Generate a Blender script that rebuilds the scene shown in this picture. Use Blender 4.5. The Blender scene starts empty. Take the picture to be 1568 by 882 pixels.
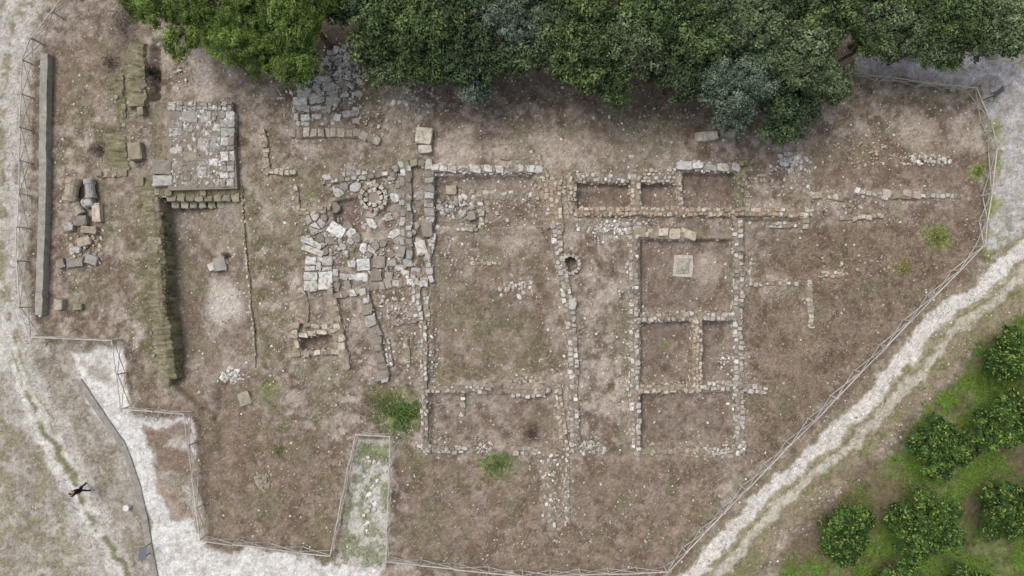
import bpy, math, random
import numpy as np
from mathutils import Vector
rng=np.random.default_rng(7); random.seed(7)
H=41.0; S=25.0
sc=bpy.context.scene
def lin(c):
    c=np.array(c,dtype=float)/255.0
    return np.where(c<=0.04045,c/12.92,((c+0.055)/1.055)**2.4)
def W(px,py,z=0.0):
    f=(H-z)/H
    return ((px-784)/S*f,(441-py)/S*f)
# ---------------------------------------------------------------- noise
TAB=rng.random((16,256,256)).astype(np.float32)
def vn(x,y,s,k):
    x=x*s+37.3*k; y=y*s+11.7*k
    xi=np.floor(x).astype(np.int64); yi=np.floor(y).astype(np.int64)
    fx=x-xi; fy=y-yi; fx=fx*fx*(3-2*fx); fy=fy*fy*(3-2*fy)
    T=TAB[k%16]; a=T[yi%256,xi%256]; b=T[yi%256,(xi+1)%256]; c=T[(yi+1)%256,xi%256]; d=T[(yi+1)%256,(xi+1)%256]
    return (a*(1-fx)+b*fx)*(1-fy)+(c*(1-fx)+d*fx)*fy
def fbm(x,y,s,k,o=4):
    v=0;a=0.5;t=0
    for i in range(o):
        v=v+a*vn(x,y,s*2**i,k+i); t+=a; a*=0.55
    return v/t
def ss(v,a,b):
    t=np.clip((v-a)/(b-a),0,1); return t*t*(3-2*t)
# ---------------------------------------------------------------- wall plan (survey units)
WALLS=[]
def w(pts,wd_,h=.3,pal='W',size=.26,name='stone_wall',**k): WALLS.append((pts,wd_,h,pal,size,name,k))
w([(212,68),(211,110),(213,165)],26,.6,'M',.45,ruin=.4,skip=.85,debris=.5)
w([(184,115),(188,196)],14,.18,'M',.3,skip=.8,debris=.5); w([(176,205),(182,262)],32,.22,'M',.5,skip=.9,debris=.5); w([(150,266),(196,266)],12,.28,'T',.45)
w([(226,280),(234,360),(238,470),(254,582)],30,.14,'M',.5,'mossy_retaining_wall',sides='N',ruin=.4,skip=.92,debris=.5)
w([(240,294),(305,296),(372,290)],12,.08,'M',.35,sides='M',skip=.7)
w([(368,296),(378,420),(390,560)],4,.05,'T',.2,'stone_edging',debris=.3)
w([(403,200),(411,262),(448,266)],10,.28,'T',.28); w([(448,206),(500,204),(548,205),(578,216)],14,.35,'T',.4)
w([(500,276),(560,268),(600,262)],16,.32,'G',.4); w([(452,285),(455,325),(500,322)],12,.25,'T',.32)
w([(622,252),(622,385)],20,.45,'G',.5,ruin=.2); w([(656,256),(658,335)],14,.36,'G',.4)
w([(600,262),(640,248),(662,258)],12,.36,'M',.35,skip=.4)
w([(664,258),(740,261),(826,260)],12,.4,'P',.6,ruin=0,skip=.02,debris=.3)
w([(672,345),(730,350)],12,.25,'W'); w([(735,288),(737,350)],9,.2,'W'); w([(690,298),(760,296),(808,300)],16,.15,'W',.34,skip=.5)
w([(846,265),(850,345)],28,.3,'B',.3,debris=1.5,skip=.25); w([(822,240),(830,268),(846,280)],14,.25,'T')
w([(850,345),(858,400),(872,470),(878,570),(880,690)],15,.4,'W',.3,debris=1.5)
w([(880,326),(972,324),(1035,325),(1140,326),(1238,326)],13,.44,'B',.28,ruin=.3,skip=.1)
w([(876,278),(878,322)],11,.4,'T',.28); w([(884,272),(960,274)],14,.26,'W',.24,skip=.25,debris=2)
w([(986,270),(1036,270)],22,.26,'W',.24,skip=.2,debris=2); w([(973,272),(973,320)],16,.42,'T',.3)
w([(1042,254),(1124,258)],14,.42,'P',.75,ruin=0,skip=0,debris=.2); w([(1041,262),(1041,320)],6,.4,'T'); w([(1132,262),(1132,322)],13,.42,'M',.3,skip=.4); w([(1124,252),(1150,250)],9,.3,'M')
w([(1240,300),(1232,320),(1230,348)],11,.34,'T',.3)
w([(968,362),(968,430),(970,500),(971,600),(973,690)],15,.44,'W',.3,ruin=.5)
w([(984,356),(1046,360)],18,.2,'T',.55,ruin=0); w([(880,345),(930,352),(975,350)],20,.08,'W',.24,skip=.6,debris=1.5)
w([(1126,335),(1130,420),(1128,520),(1130,600),(1132,692)],15,.44,'W',.3,ruin=.5)
w([(978,486),(1050,484),(1122,484)],13,.42,'W',.3,ruin=.4); w([(1065,492),(1066,590)],15,.52,'B',.22,ruin=.1,skip=.04)
w([(978,594),(1070,594)],14,.42,'T',.36,ruin=.1); w([(1072,590),(1120,590),(1166,597)],13,.35,'W',.3)
w([(975,693),(1060,690),(1136,692)],9,.18,'T',.3,skip=.35); w([(1142,434),(1220,434)],7,.14,'W',.24,skip=.35)
w([(636,425),(640,480)],14,.34,'P',.36); w([(648,492),(650,560),(652,690)],11,.36,'W',.28,skip=.22)
w([(656,594),(742,597)],11,.26,'W',.28,skip=.25); w([(708,602),(709,636)],8,.26,'W'); w([(785,603),(834,602)],12,.3,'W',skip=.2); w([(782,580),(832,582)],10,.2,'T')
w([(656,685),(706,690)],12,.32,'W',.3); w([(780,688),(852,694)],14,.28,'W',.3,skip=.25); w([(854,590),(866,690)],13,.25,'T',.3,skip=.35,debris=1.6)
w([(832,702),(845,800)],12,.1,'W',.24,'collapsed_wall',debris=1.6,skip=.5); w([(868,702),(868,800)],9,.1,'W',.24,'collapsed_wall',debris=1.6,skip=.5)
w([(454,514),(512,506),(520,538),(458,541),(454,514)],9,.45,'T',.5,'stone_basin',debris=.2,skip=0,ruin=0)
w([(455,445),(466,470),(462,495)],22,.36,'T',.5); w([(475,498),(520,500)],8,.25,'T',.4); w([(506,450),(518,500),(530,556)],15,.42,'T',.5,ruin=.1)
w([(558,448),(572,500),(592,575)],16,.38,'G',.5,ruin=.1); w([(520,452),(575,438),(640,432)],12,.3,'W',.38)
w([(622,515),(624,552)],9,.35,'T',.35); w([(594,498),(642,488)],10,.25,'W'); w([(592,520),(600,560)],10,.25,'G')
w([(1252,298),(1290,302)],12,.3,'T',.42); w([(1286,335),(1350,330)],8,.2,'T'); w([(1312,292),(1352,302)],8,.18,'W'); w([(1352,297),(1400,299)],14,.35,'T',.55); w([(1405,300),(1455,300)],8,.14,'W')
w([(1240,435),(1241,500)],10,.3,'T',.3); w([(1256,421),(1290,421)],10,.2,'T'); w([(1236,245),(1232,290)],12,.12,'W',.24,skip=.45); w([(1180,345),(1230,342)],10,.12,'W',skip=.45)
w([(780,242),(828,240)],6,.06,'T',.6,'stone_edging',debris=.2); w([(926,240),(962,238)],5,.05,'T',.5,'stone_edging',debris=.2)
w([(664,360),(655,400),(660,425)],10,.28,'P',.36); w([(715,404),(765,402)],6,.12,'T',.3)
w([(650,440),(656,490)],9,.16,'W',skip=.3)
w([(1150,330),(1150,420)],5,.05,'W',.2,skip=.6)
# ---------------------------------------------------------------- ground grid
def axis(lim,st):
    c=np.arange(-lim,lim+1e-6,st); o=[];d=st;p=lim
    while p<600:
        d*=1.35; p+=d; o.append(p)
    o=np.array(o); return np.concatenate([-o[::-1],c,o])
AX=axis(34.0,0.065); AY=axis(20.3,0.065)
NX,NY=len(AX),len(AY)
X,Y=np.meshgrid(AX,AY)
WXn=(fbm(X,Y,0.9,1,3)-.5)*0.9; WYn=(fbm(X,Y,0.9,5,3)-.5)*0.9
PX=X*S+784; PY=441-Y*S
PXw=PX+WXn*S; PYw=PY+WYn*S
apx=AX*S+784; apy=441-AY*S
EN=(fbm(X,Y,2.5,9,4)-.5)
def region(pts,mar):
    p=np.array(pts,float); x0,y0=p.min(0)-mar; x1,y1=p.max(0)+mar
    ix=np.where((apx>=x0)&(apx<=x1))[0]; iy=np.where((apy>=y0)&(apy<=y1))[0]
    if len(ix)==0 or len(iy)==0: return None
    return slice(iy[0],iy[-1]+1),slice(ix[0],ix[-1]+1)
def segd(qx,qy,a,b):
    ax,ay=a;bx,by=b;dx,dy=bx-ax,by-ay;L=dx*dx+dy*dy+1e-9
    t=np.clip(((qx-ax)*dx+(qy-ay)*dy)/L,0,1)
    return np.hypot(qx-ax-t*dx,qy-ay-t*dy)
def m_line(pts,w,soft=8,rough=0,warp=True):
    M=np.zeros(X.shape,np.float32); r=region(pts,w+soft+rough+30)
    if r is None: return M
    qx=(PXw if warp else PX)[r]; qy=(PYw if warp else PY)[r]
    d=np.full(qx.shape,1e9)
    for a,b in zip(pts[:-1],pts[1:]): d=np.minimum(d,segd(qx,qy,a,b))
    d=d-w/2+rough*EN[r]*2
    M[r]=ss(-d,-soft/2,soft/2); return M
def m_poly(pts,soft=8,rough=0,warp=True):
    M=np.zeros(X.shape,np.float32); r=region(pts,soft+rough+30)
    if r is None: return M
    qx=(PXw if warp else PX)[r]; qy=(PYw if warp else PY)[r]
    d=np.full(qx.shape,1e9); ins=np.zeros(qx.shape,bool)
    n=len(pts)
    for i in range(n):
        a=pts[i];b=pts[(i+1)%n]
        d=np.minimum(d,segd(qx,qy,a,b))
        if a[1]!=b[1]:
            c=((a[1]>qy)!=(b[1]>qy))&(qx<(b[0]-a[0])*(qy-a[1])/(b[1]-a[1])+a[0]); ins^=c
    d=np.where(ins,-d,d)+rough*EN[r]*2
    M[r]=ss(-d,-soft/2,soft/2); return M
def m_blob(cx,cy,r,soft=None,rough=8):
    return m_line([(cx,cy),(cx+.1,cy)],2*r,soft or r*0.8,rough)
# ---- height
Z=(fbm(X,Y,0.25,2,3)-.5)*0.25+(fbm(X,Y,2.0,3,3)-.5)*0.09
pit=m_poly([(246,296),(372,292),(384,420),(400,600),(330,640),(262,590),(252,470),(247,360)],6,0,False)
dep=1.25*(1-0.8*ss(PX,262,385))*(1-0.75*ss(PY,540,625))
Z=Z-pit*dep
Z-=m_poly([(234,60),(262,58),(262,150),(234,152)],6,2,False)*0.35
Z-=m_line([(236,74),(235,150)],10,6,0,False)*0.4
rooms=[[(982,368),(1119,368),(1119,478),(982,478)],[(982,492),(1058,492),(1058,588),(982,588)],[(1075,492),(1121,492),(1121,582),(1075,582)],
 [(983,602),(1122,602),(1122,684),(983,684)],[(884,281),(964,281),(964,318),(884,318)],[(983,282),(1035,282),(1035,318),(983,318)],
 [(1046,266),(1124,266),(1124,318),(1046,318)],[(664,270),(816,270),(812,345),(664,345)],[(660,604),(846,604),(846,680),(660,680)],[(512,310),(560,300),(560,355),(512,352)],[(1140,337),(1225,337),(1225,425),(1140,425)],
 [(462,518),(508,512),(512,534),(464,537)],[(664,360),(845,360),(868,500),(870,572),(664,585)]]
RK=[1,1,1,.9,1.25,1.25,1.25,.9,.5,1,.5,1,.25]
RM=np.zeros(X.shape,np.float32)
for i,q in enumerate(rooms): RM=np.maximum(RM,m_poly(q,6,1,False)*RK[i])
Z-=RM*0.42; RM=np.clip(RM,0,1)
Z-=m_blob(873,405,11,8,1)*0.9
Z-=m_line([(350,590),(345,680)],26,16,4)*0.25
# ---- colour
n1=fbm(X,Y,0.18,4,4); n2=fbm(X,Y,0.9,6,5); n3=fbm(X,Y,5.0,8,3); n4=fbm(X,Y,1.6,11,5); n5=fbm(X,Y,2.6,7,5)
def C(r,g,b): return lin((r,g,b))
col=np.zeros(X.shape+(3,)); col[:]=C(152,140,129)
def mix(m,c,a=1.0):
    global col
    m=(m*a)[...,None]; col=col*(1-m)+np.array(c)*m
mix(ss(n1,.45,.6),C(132,117,105),.8)
mix(ss(n2,.5,.64),C(182,173,163),.6)
mix(ss(n4,.52,.64),C(114,100,88),.7)
mix(ss(1-n4,.54,.68),C(184,174,164),.45)
mix(ss(n5,.54,.66),C(106,92,80),.55)
mix(ss(1-n5,.57,.69),C(196,188,178),.42)
brown=np.maximum.reduce([m_poly([(1145,430),(1240,340),(1330,340),(1500,320),(1500,385),(1290,590),(1160,720),(1140,700)],50,30),
 m_poly([(1240,210),(1480,180),(1500,300),(1250,290)],40,20)*.6,
 m_poly([(205,640),(290,640),(318,830),(510,855),(540,700),(440,640),(300,600)],30,25)*.75,
 m_poly([(610,700),(1130,700),(1030,870),(820,882),(610,860)],40,25)*.7,
 m_poly([(660,370),(850,370),(870,580),(660,590)],40,30)*.35,
 m_poly([(80,180),(215,180),(215,60),(85,60)],30,20)*.4])
mix(brown,C(124,107,94),.75)
mix(brown*ss(n4,.5,.62),C(98,84,72),.55)
mix(brown*ss(1-n2,.5,.62),C(160,146,130),.55)
mix(brown*ss(n5,.5,.6),C(144,130,113),.45)
mix(RM,C(122,107,96),.6)
mix(pit,C(126,114,102),.6)
mix(pit*ss(n2,.5,.6),C(168,161,152),.5)
mix(m_blob(335,465,34),C(198,193,187),.85)
for (x,y,r) in [(930,620,22),(780,235,26),(250,70,26),(320,120,30),(1400,200,28),(1190,440,25),(1090,410,25),(330,380,15),(1480,200,30),(620,170,30),(790,370,25),(700,230,30),(860,230,30),(620,240,18),(930,560,16),(420,350,16)]:
    mix(m_blob(x,y,r),C(194,183,171),.6)
mix(m_line([(300,60),(320,150)],34,20,10),C(198,190,182),.65)
mix(m_line([(780,215),(880,225),(1010,240)],40,40,20),C(182,171,159),.6)
for (pts,wd_,h_,pal_,sz_,nm_,k_) in WALLS:
    mix(m_line(pts,wd_+10,10,9),C(178,169,156) if pal_ not in 'M' else C(130,127,100),.32)
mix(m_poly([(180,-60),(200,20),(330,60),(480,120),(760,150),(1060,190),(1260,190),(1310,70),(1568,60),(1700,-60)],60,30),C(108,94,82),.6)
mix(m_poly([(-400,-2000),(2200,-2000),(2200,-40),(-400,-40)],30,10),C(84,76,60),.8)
gz_=[([(372,300),(400,300),(440,480),(430,640),(400,640),(385,480)],.6),([(215,290),(180,470),(225,560),(250,570),(232,400)],.6),
 ([(660,470),(760,450),(880,540),(850,580),(680,590)],.45),([(400,560),(450,640),(440,700),(390,690)],.5),([(1140,580),(1240,560),(1160,690)],.25),
 ([(90,120),(180,120),(190,260),(100,260)],.55),([(560,590),(650,600),(650,670),(590,670)],.8),([(620,700),(820,700),(810,740),(640,760)],.35),([(870,190),(1000,150),(1020,220)],.3),([(1270,140),(1480,130),(1500,160),(1300,170)],.5),([(1050,800),(1120,740),(1140,760),(1060,830)],.4)]
for p,a in gz_: mix(m_poly(p,30,20)*ss(n4,.4,.58),C(118,117,84),a)
mix(ss(fbm(X,Y,.6,13,4),.55,.66)*(1-RM),C(124,121,95),.5)
left=m_poly([(-900,-900),(112,-900),(60,70),(46,100),(44,400),(46,480),(60,525),(187,530),(200,632),(292,642),(316,835),(510,860),(560,980),(560,2500),(-900,2500)],6,3)
mix(left,C(162,155,145),.9); mix(left*ss(n4,.45,.6),C(136,129,110),.75); mix(left*ss(n2,.5,.65),C(186,181,173),.5); mix(left*ss(n5,.52,.64),C(122,114,96),.45)
mix(m_poly([(-300,520),(60,640),(130,882),(-300,1300)],30,20)*ss(n4,.4,.6),C(142,136,112),.7)
LT=[(70,-60),(22,40),(8,110),(-2,260),(2,420),(30,560),(80,660),(125,760),(190,920)]
mix(m_line(LT,54,12,6),C(186,181,174),.75)
mix(m_line(LT,16,9,6)*ss(n4,.35,.55),C(134,128,102),.9)
mix(m_line([(-30,480),(20,560),(70,680),(150,820),(190,900)],16,8,4),C(204,199,191),.85)
mix(m_line([(20,540),(60,640),(110,740),(170,840),(215,920)],9,7,3)*ss(n4,.36,.55),C(116,115,82),.9)
mix(m_line([(-30,420),(40,580),(95,690),(150,790)],8,6,3),C(210,205,198),.7)
dk_=(1-left)[...,None]; col=col*(1-dk_)+col*np.array([.86,.83,.80])*dk_
chalk=np.maximum(m_poly([(108,540),(188,536),(198,634),(212,648),(250,750),(285,790),(318,840),(420,846),(590,872),(620,1000),(255,1000),(228,800),(185,680),(135,610)],8,5),
 m_poly([(205,640),(292,644),(300,700),(240,660)],8,4))
mix(chalk,C(211,208,204),.95); mix(chalk*ss(n2,.52,.7),C(190,184,176),.6); mix(chalk*ss(n5,.56,.66),C(176,169,159),.5)
mix(m_poly([(212,655),(285,648),(304,735),(250,715)],8,5),C(128,110,96),.9)
mix(m_poly([(238,735),(275,755),(300,800),(262,790)],10,8),C(150,134,118),.9)
mix(m_poly([(255,668),(290,676),(288,690),(250,682)],8,4),C(182,176,169),.8)
mix(m_poly([(130,555),(170,558),(175,585),(140,580)],14,8),C(152,142,128),.8)
cor=m_poly([(549,672),(600,674),(590,872),(514,862)],4,0,False)
mix(cor,C(184,180,170),.95); mix(cor*ss(n4,.47,.56),C(122,128,92),.7)
mix(m_poly([(548,672),(600,674),(598,705),(546,700)],10,8),C(114,128,78),.7)
green=m_poly([(1150,930),(1260,790),(1380,680),(1500,520),(1600,450),(2400,-100),(2400,2400),(1100,2400)],20,14)
mix(green,C(106,118,66),.9); mix(green*ss(n4,.45,.6),C(94,84,64),.65)
mix(green*ss(n2,.45,.57),C(106,138,54),.8)
for p in [[(1500,735),(1568,690),(1700,700),(1700,770),(1500,800),(1470,770)],[(1210,830),(1340,730),(1420,740),(1360,790),(1260,850)],[(1180,870),(1330,700),(1360,720),(1230,882)]]:
    mix(m_poly(p,20,12),C(116,102,84),.8)
RT=[(1000,930),(1090,830),(1150,760),(1300,630),(1420,490),(1500,430),(1600,340),(1900,120)]
mix(m_line([(x+32,y+16) for x,y in RT],90,18,12),C(138,127,104),.85)
mix(m_line([(x+44,y+24) for x,y in RT],50,14,12)*ss(n4,.48,.58),C(114,120,76),.6)
mix(m_line([(x+10,y+7) for x,y in RT],26,7,5),C(210,205,198),.92)
mix(m_line([(x+36,y+20) for x,y in RT],14,8,6),C(192,185,172),.8)
mix(m_line([(x+23,y+13) for x,y in RT],8,6,4)*ss(n4,.36,.55),C(140,136,106),.85)
roadR=m_poly([(1310,82),(1400,88),(1480,78),(1600,70),(2400,40),(2400,200),(1620,330),(1512,392),(1524,300),(1532,230),(1500,132),(1400,126),(1312,108)],8,5)
mix(roadR,C(182,178,176),.9); mix(roadR*ss(n4,.48,.6),C(162,155,146),.65); mix(roadR*ss(n5,.54,.64),C(148,144,128),.55)
mix(m_line([(1470,85),(1560,130),(1620,170)],12,10,5),C(206,203,201),.7); mix(m_line([(1310,92),(1400,100),(1500,118)],12,8,4),C(200,195,195),.7)
mix(m_poly([(1440,40),(1600,60),(1600,110),(1520,85),(1450,72)],10,6)*ss(n4,.4,.55),C(122,118,84),.8)
mix(m_line([(1515,170),(1530,240),(1520,330),(1512,378)],18,14,8)*ss(n4,.42,.6),C(128,140,80),.75)
mix(m_line([(1512,390),(1568,350)],30,20,10)*ss(n4,.42,.55),C(120,130,78),.6)
for (x,y,r,c) in [(612,630,32,(104,120,68)),(760,712,20,(104,126,66)),(1436,365,20,(124,136,72)),(1500,265,12,(120,136,66)),(1385,410,14,(120,116,66)),(1018,525,9,(114,128,72)),(415,592,14,(112,118,74)),(470,300,8,(112,118,76))]:
    mix(m_blob(x,y,r,r,8),C(*c),.75)
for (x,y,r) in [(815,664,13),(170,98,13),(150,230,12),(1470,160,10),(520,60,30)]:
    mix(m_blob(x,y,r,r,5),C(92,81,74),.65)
g=rng.normal(0,1,X.shape); g2=vn(X,Y,8.0,14)-.5
grain=1+0.12*g+0.5*(n3-.5)+0.3*g2
peb=(rng.random(X.shape)<0.03)*(1-green)*(1-chalk)
col*=np.clip(grain,.4,1.7)[...,None]
mix(peb*ss(n4,.4,.6),C(196,189,180),.6)
dk=(rng.random(X.shape)<0.06)*(1-chalk*.8)
mix(dk,C(84,72,62),.45)
col=np.clip(col,0.01,.8)
def gz(x,y):
    i=np.clip(np.searchsorted(AX,x)-1,0,NX-2); j=np.clip(np.searchsorted(AY,y)-1,0,NY-2)
    fx=np.clip((x-AX[i])/(AX[i+1]-AX[i]),0,1); fy=np.clip((y-AY[j])/(AY[j+1]-AY[j]),0,1)
    return (Z[j,i]*(1-fx)+Z[j,i+1]*fx)*(1-fy)+(Z[j+1,i]*(1-fx)+Z[j+1,i+1]*fx)*fy
def gm(M,x,y):
    i=np.clip(np.searchsorted(AX,x),0,NX-1); j=np.clip(np.searchsorted(AY,y),0,NY-1); return M[j,i]
# ---------------------------------------------------------------- materials
def material(name,rough=.9,n1s=6,n1a=.25,n2s=40,n2a=.2,bump=.3,bscale=30,trans=0,spots=None):
    m=bpy.data.materials.new(name); m.use_nodes=True; nt=m.node_tree; N=nt.nodes; L=nt.links
    b=N['Principled BSDF']; b.inputs['Roughness'].default_value=rough; b.inputs['Specular IOR Level'].default_value=.2
    a=N.new('ShaderNodeAttribute'); a.attribute_name='Col'; src=a.outputs['Color']
    tc=N.new('ShaderNodeTexCoord')
    for s,am,de in ((n1s,n1a,5),(n2s,n2a,4)):
        if am<=0: continue
        n=N.new('ShaderNodeTexNoise'); n.inputs['Scale'].default_value=s; n.inputs['Detail'].default_value=de
        L.new(tc.outputs['Object'],n.inputs['Vector'])
        mr=N.new('ShaderNodeMapRange'); mr.inputs['From Min'].default_value=.3; mr.inputs['From Max'].default_value=.7
        mr.inputs['To Min'].default_value=1-am; mr.inputs['To Max'].default_value=1+am; L.new(n.outputs['Fac'],mr.inputs['Value'])
        mx=N.new('ShaderNodeVectorMath'); mx.operation='MULTIPLY'; L.new(src,mx.inputs[0]); L.new(mr.outputs['Result'],mx.inputs[1]); src=mx.outputs['Vector']
    if spots:
        n=N.new('ShaderNodeTexNoise'); n.inputs['Scale'].default_value=spots[0]; n.inputs['Detail'].default_value=6; L.new(tc.outputs['Object'],n.inputs['Vector'])
        mr=N.new('ShaderNodeMapRange'); mr.inputs['From Min'].default_value=.52; mr.inputs['From Max'].default_value=.63; mr.inputs['To Max'].default_value=spots[2]; L.new(n.outputs['Fac'],mr.inputs['Value'])
        mx=N.new('ShaderNodeMix'); mx.data_type='RGBA'; L.new(mr.outputs['Result'],mx.inputs['Factor']); L.new(src,mx.inputs['A']); mx.inputs['B'].default_value=(*lin(spots[1]),1); src=mx.outputs['Result']
    L.new(src,b.inputs['Base Color'])
    if bump>0:
        n=N.new('ShaderNodeTexNoise'); n.inputs['Scale'].default_value=bscale; n.inputs['Detail'].default_value=6; L.new(tc.outputs['Object'],n.inputs['Vector'])
        bp=N.new('ShaderNodeBump'); bp.inputs['Strength'].default_value=bump; bp.inputs['Distance'].default_value=.05; L.new(n.outputs['Fac'],bp.inputs['Height']); L.new(bp.outputs['Normal'],b.inputs['Normal'])
    if trans>0:
        t=N.new('ShaderNodeBsdfTranslucent'); L.new(src,t.inputs['Color']); ms=N.new('ShaderNodeMixShader'); ms.inputs[0].default_value=trans
        L.new(b.outputs[0],ms.inputs[1]); L.new(t.outputs[0],ms.inputs[2]); L.new(ms.outputs[0],N['Material Output'].inputs['Surface'])
    return m
M_ground=material('ground_soil',.95,1.2,.10,22,.22,.6,14)
M_stone=material('limestone',.92,4,.16,24,.2,.45,18,0,(5,(134,125,110),.65))
M_pebble=material('pebbles',.92,5,.15,30,.12,.3,30)
M_leaf=material('leaves',.65,1,.12,0,0,0,1,.2)
M_bark=material('bark',.9,4,.3,40,.3,.5,30)
M_wood=material('weathered_wood',.85,5,.2,50,.2,.3,40)
M_conc=material('concrete',.9,3,.18,40,.15,.4,30,0,(4,(126,124,108),.55))
M_cloth=material('cloth',.9,20,.1,0,0,0,1)
M_paint=material('painted_metal',.5,8,.06,0,0,0,1)
# ---------------------------------------------------------------- mesh accumulator
class Acc:
    def __init__(s): s.v=[];s.c=[];s.fl=[];s.fc=[];s.n=0
    def add(s,v,faces,c):
        v=np.asarray(v,float); c=np.asarray(c,float)
        if c.ndim==1: c=np.tile(c,(len(v),1))
        s.v.append(v);s.c.append(c)
        for f in faces: s.fl.append(np.asarray(f)+s.n); s.fc.append(np.array([len(f)]))
        s.n+=len(v)
    def batch(s,V,F,Cc):
        k,n,_=V.shape
        if Cc.ndim==2: Cc=np.repeat(Cc[:,None,:],n,1)
        s.v.append(V.reshape(-1,3)); s.c.append(Cc.reshape(-1,3))
        ff=(F[None]+(np.arange(k)*n)[:,None,None]+s.n).reshape(-1)
        s.fl.append(ff); s.fc.append(np.full(k*len(F),F.shape[1])); s.n+=k*n
    def build(s,name,mat,smooth=False,parent=None,origin=True):
        if s.n==0: return None
        v=np.concatenate(s.v); c=np.clip(np.concatenate(s.c),0,1); fl=np.concatenate(s.fl); fc=np.concatenate(s.fc)
        o=np.array([(v[:,0].min()+v[:,0].max())/2,(v[:,1].min()+v[:,1].max())/2,v[:,2].min()]) if origin else np.zeros(3)
        me=bpy.data.meshes.new(name); me.vertices.add(len(v)); me.vertices.foreach_set('co',(v-o).astype(np.float32).ravel())
        me.loops.add(len(fl)); me.loops.foreach_set('vertex_index',fl.astype(np.int32))
        me.polygons.add(len(fc)); me.polygons.foreach_set('loop_start',np.concatenate([[0],np.cumsum(fc)[:-1]]).astype(np.int32))
        me.update(calc_edges=True)
        at=me.color_attributes.new('Col','FLOAT_COLOR','POINT')
        at.data.foreach_set('color',np.concatenate([c,np.ones((len(c),1))],1).astype(np.float32).ravel())
        me.polygons.foreach_set('use_smooth',np.full(len(fc),smooth))
        me.materials.append(mat)
        ob=bpy.data.objects.new(name,me); ob.location=o; sc.collection.objects.link(ob)
        if parent is not None:
            ob.parent=parent; ob.location=Vector(o)-parent.location
        return ob
def empty(name,loc):
    e=bpy.data.objects.new(name,None); e.location=loc; e.empty_display_size=.3; sc.collection.objects.link(e); return e
A=Acc(); vv=np.stack([X,Y,Z],-1).reshape(-1,3)
ii=(np.arange(NY-1)[:,None]*NX+np.arange(NX-1)[None]).reshape(-1)
A.v.append(vv);A.c.append(col.reshape(-1,3));A.fl.append(np.stack([ii,ii+1,ii+NX+1,ii+NX],1).ravel());A.fc.append(np.full(len(ii),4));A.n=len(vv)
A.build('ground',M_ground,True,None,False)
ico=np.array([(0,0,1)]+[(math.cos(a)*.894,math.sin(a)*.894,.447) for a in np.arange(5)*2*math.pi/5]+[(math.cos(a)*.894,math.sin(a)*.894,-.447) for a in (np.arange(5)+.5)*2*math.pi/5]+[(0,0,-1)])
icf=[]
for i in range(5):
    j=(i+1)%5; icf+=[(0,1+i,1+j),(1+i,6+i,1+j),(1+j,6+i,6+j),(11,6+j,6+i)]
icf=np.array(icf)
def rocks(acc,P,size,pal,flat=.7,jit=.25,elong=.35,darkvar=.12):
    P=np.asarray(P,float); k=len(P)
    if k==0: return
    size=np.broadcast_to(size,(k,))
    V=ico[None]*(1+rng.uniform(-jit,jit,(k,12,1)))
    sc3=np.stack([1+rng.uniform(-elong,elong,k),1+rng.uniform(-elong,elong,k),flat*(1+rng.uniform(-.2,.2,k))],1)*size[:,None]
    V=V*sc3[:,None,:]
    a=rng.uniform(0,6.28,k)
    ca,sa=np.cos(a)[:,None],np.sin(a)[:,None]
    x=V[...,0]*ca-V[...,1]*sa; y=V[...,0]*sa+V[...,1]*ca
    V=np.stack([x,y,V[...,2]],-1)+P[:,None,:]
    pl=np.array([lin(c) for c in pal]); cc=pl[rng.integers(0,len(pl),k)]*(1+rng.normal(0,darkvar,(k,1)))
    acc.batch(V,icf,cc)
PAL=dict(W=[(200,196,188),(182,176,167),(214,211,205),(168,160,149),(188,179,165),(150,140,127)],
 T=[(190,179,161),(176,164,146),(202,193,176),(160,148,131),(182,173,159)],
 M=[(156,149,130),(166,160,142),(142,136,114),(174,168,152),(148,141,121)],
 N=[(86,88,62),(98,98,72),(76,78,56),(114,111,88)],
 B=[(180,162,143),(190,174,154),(166,149,130),(194,186,171),(158,140,121),(200,194,183)],
 G=[(172,170,164),(188,185,179),(156,151,143),(202,199,192),(144,137,127)],
 P=[(214,212,207),(200,197,191),(188,184,176),(206,201,191)])
CORE=dict(W=(142,130,117),T=(146,134,118),M=(144,137,114),B=(148,132,114),G=(130,120,107),P=(144,134,122))
def clip(poly,mx,my,nx,ny):
    out=[];n=len(poly)
    for i in range(n):
        a=poly[i];b=poly[(i+1)%n]
        da=(a[0]-mx)*nx+(a[1]-my)*ny; db=(b[0]-mx)*nx+(b[1]-my)*ny
        if da<=0: out.append(a)
        if (da<0<db) or (db<0<da):
            t=da/(da-db); out.append((a[0]+(b[0]-a[0])*t,a[1]+(b[1]-a[1])*t))
    return out
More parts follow.
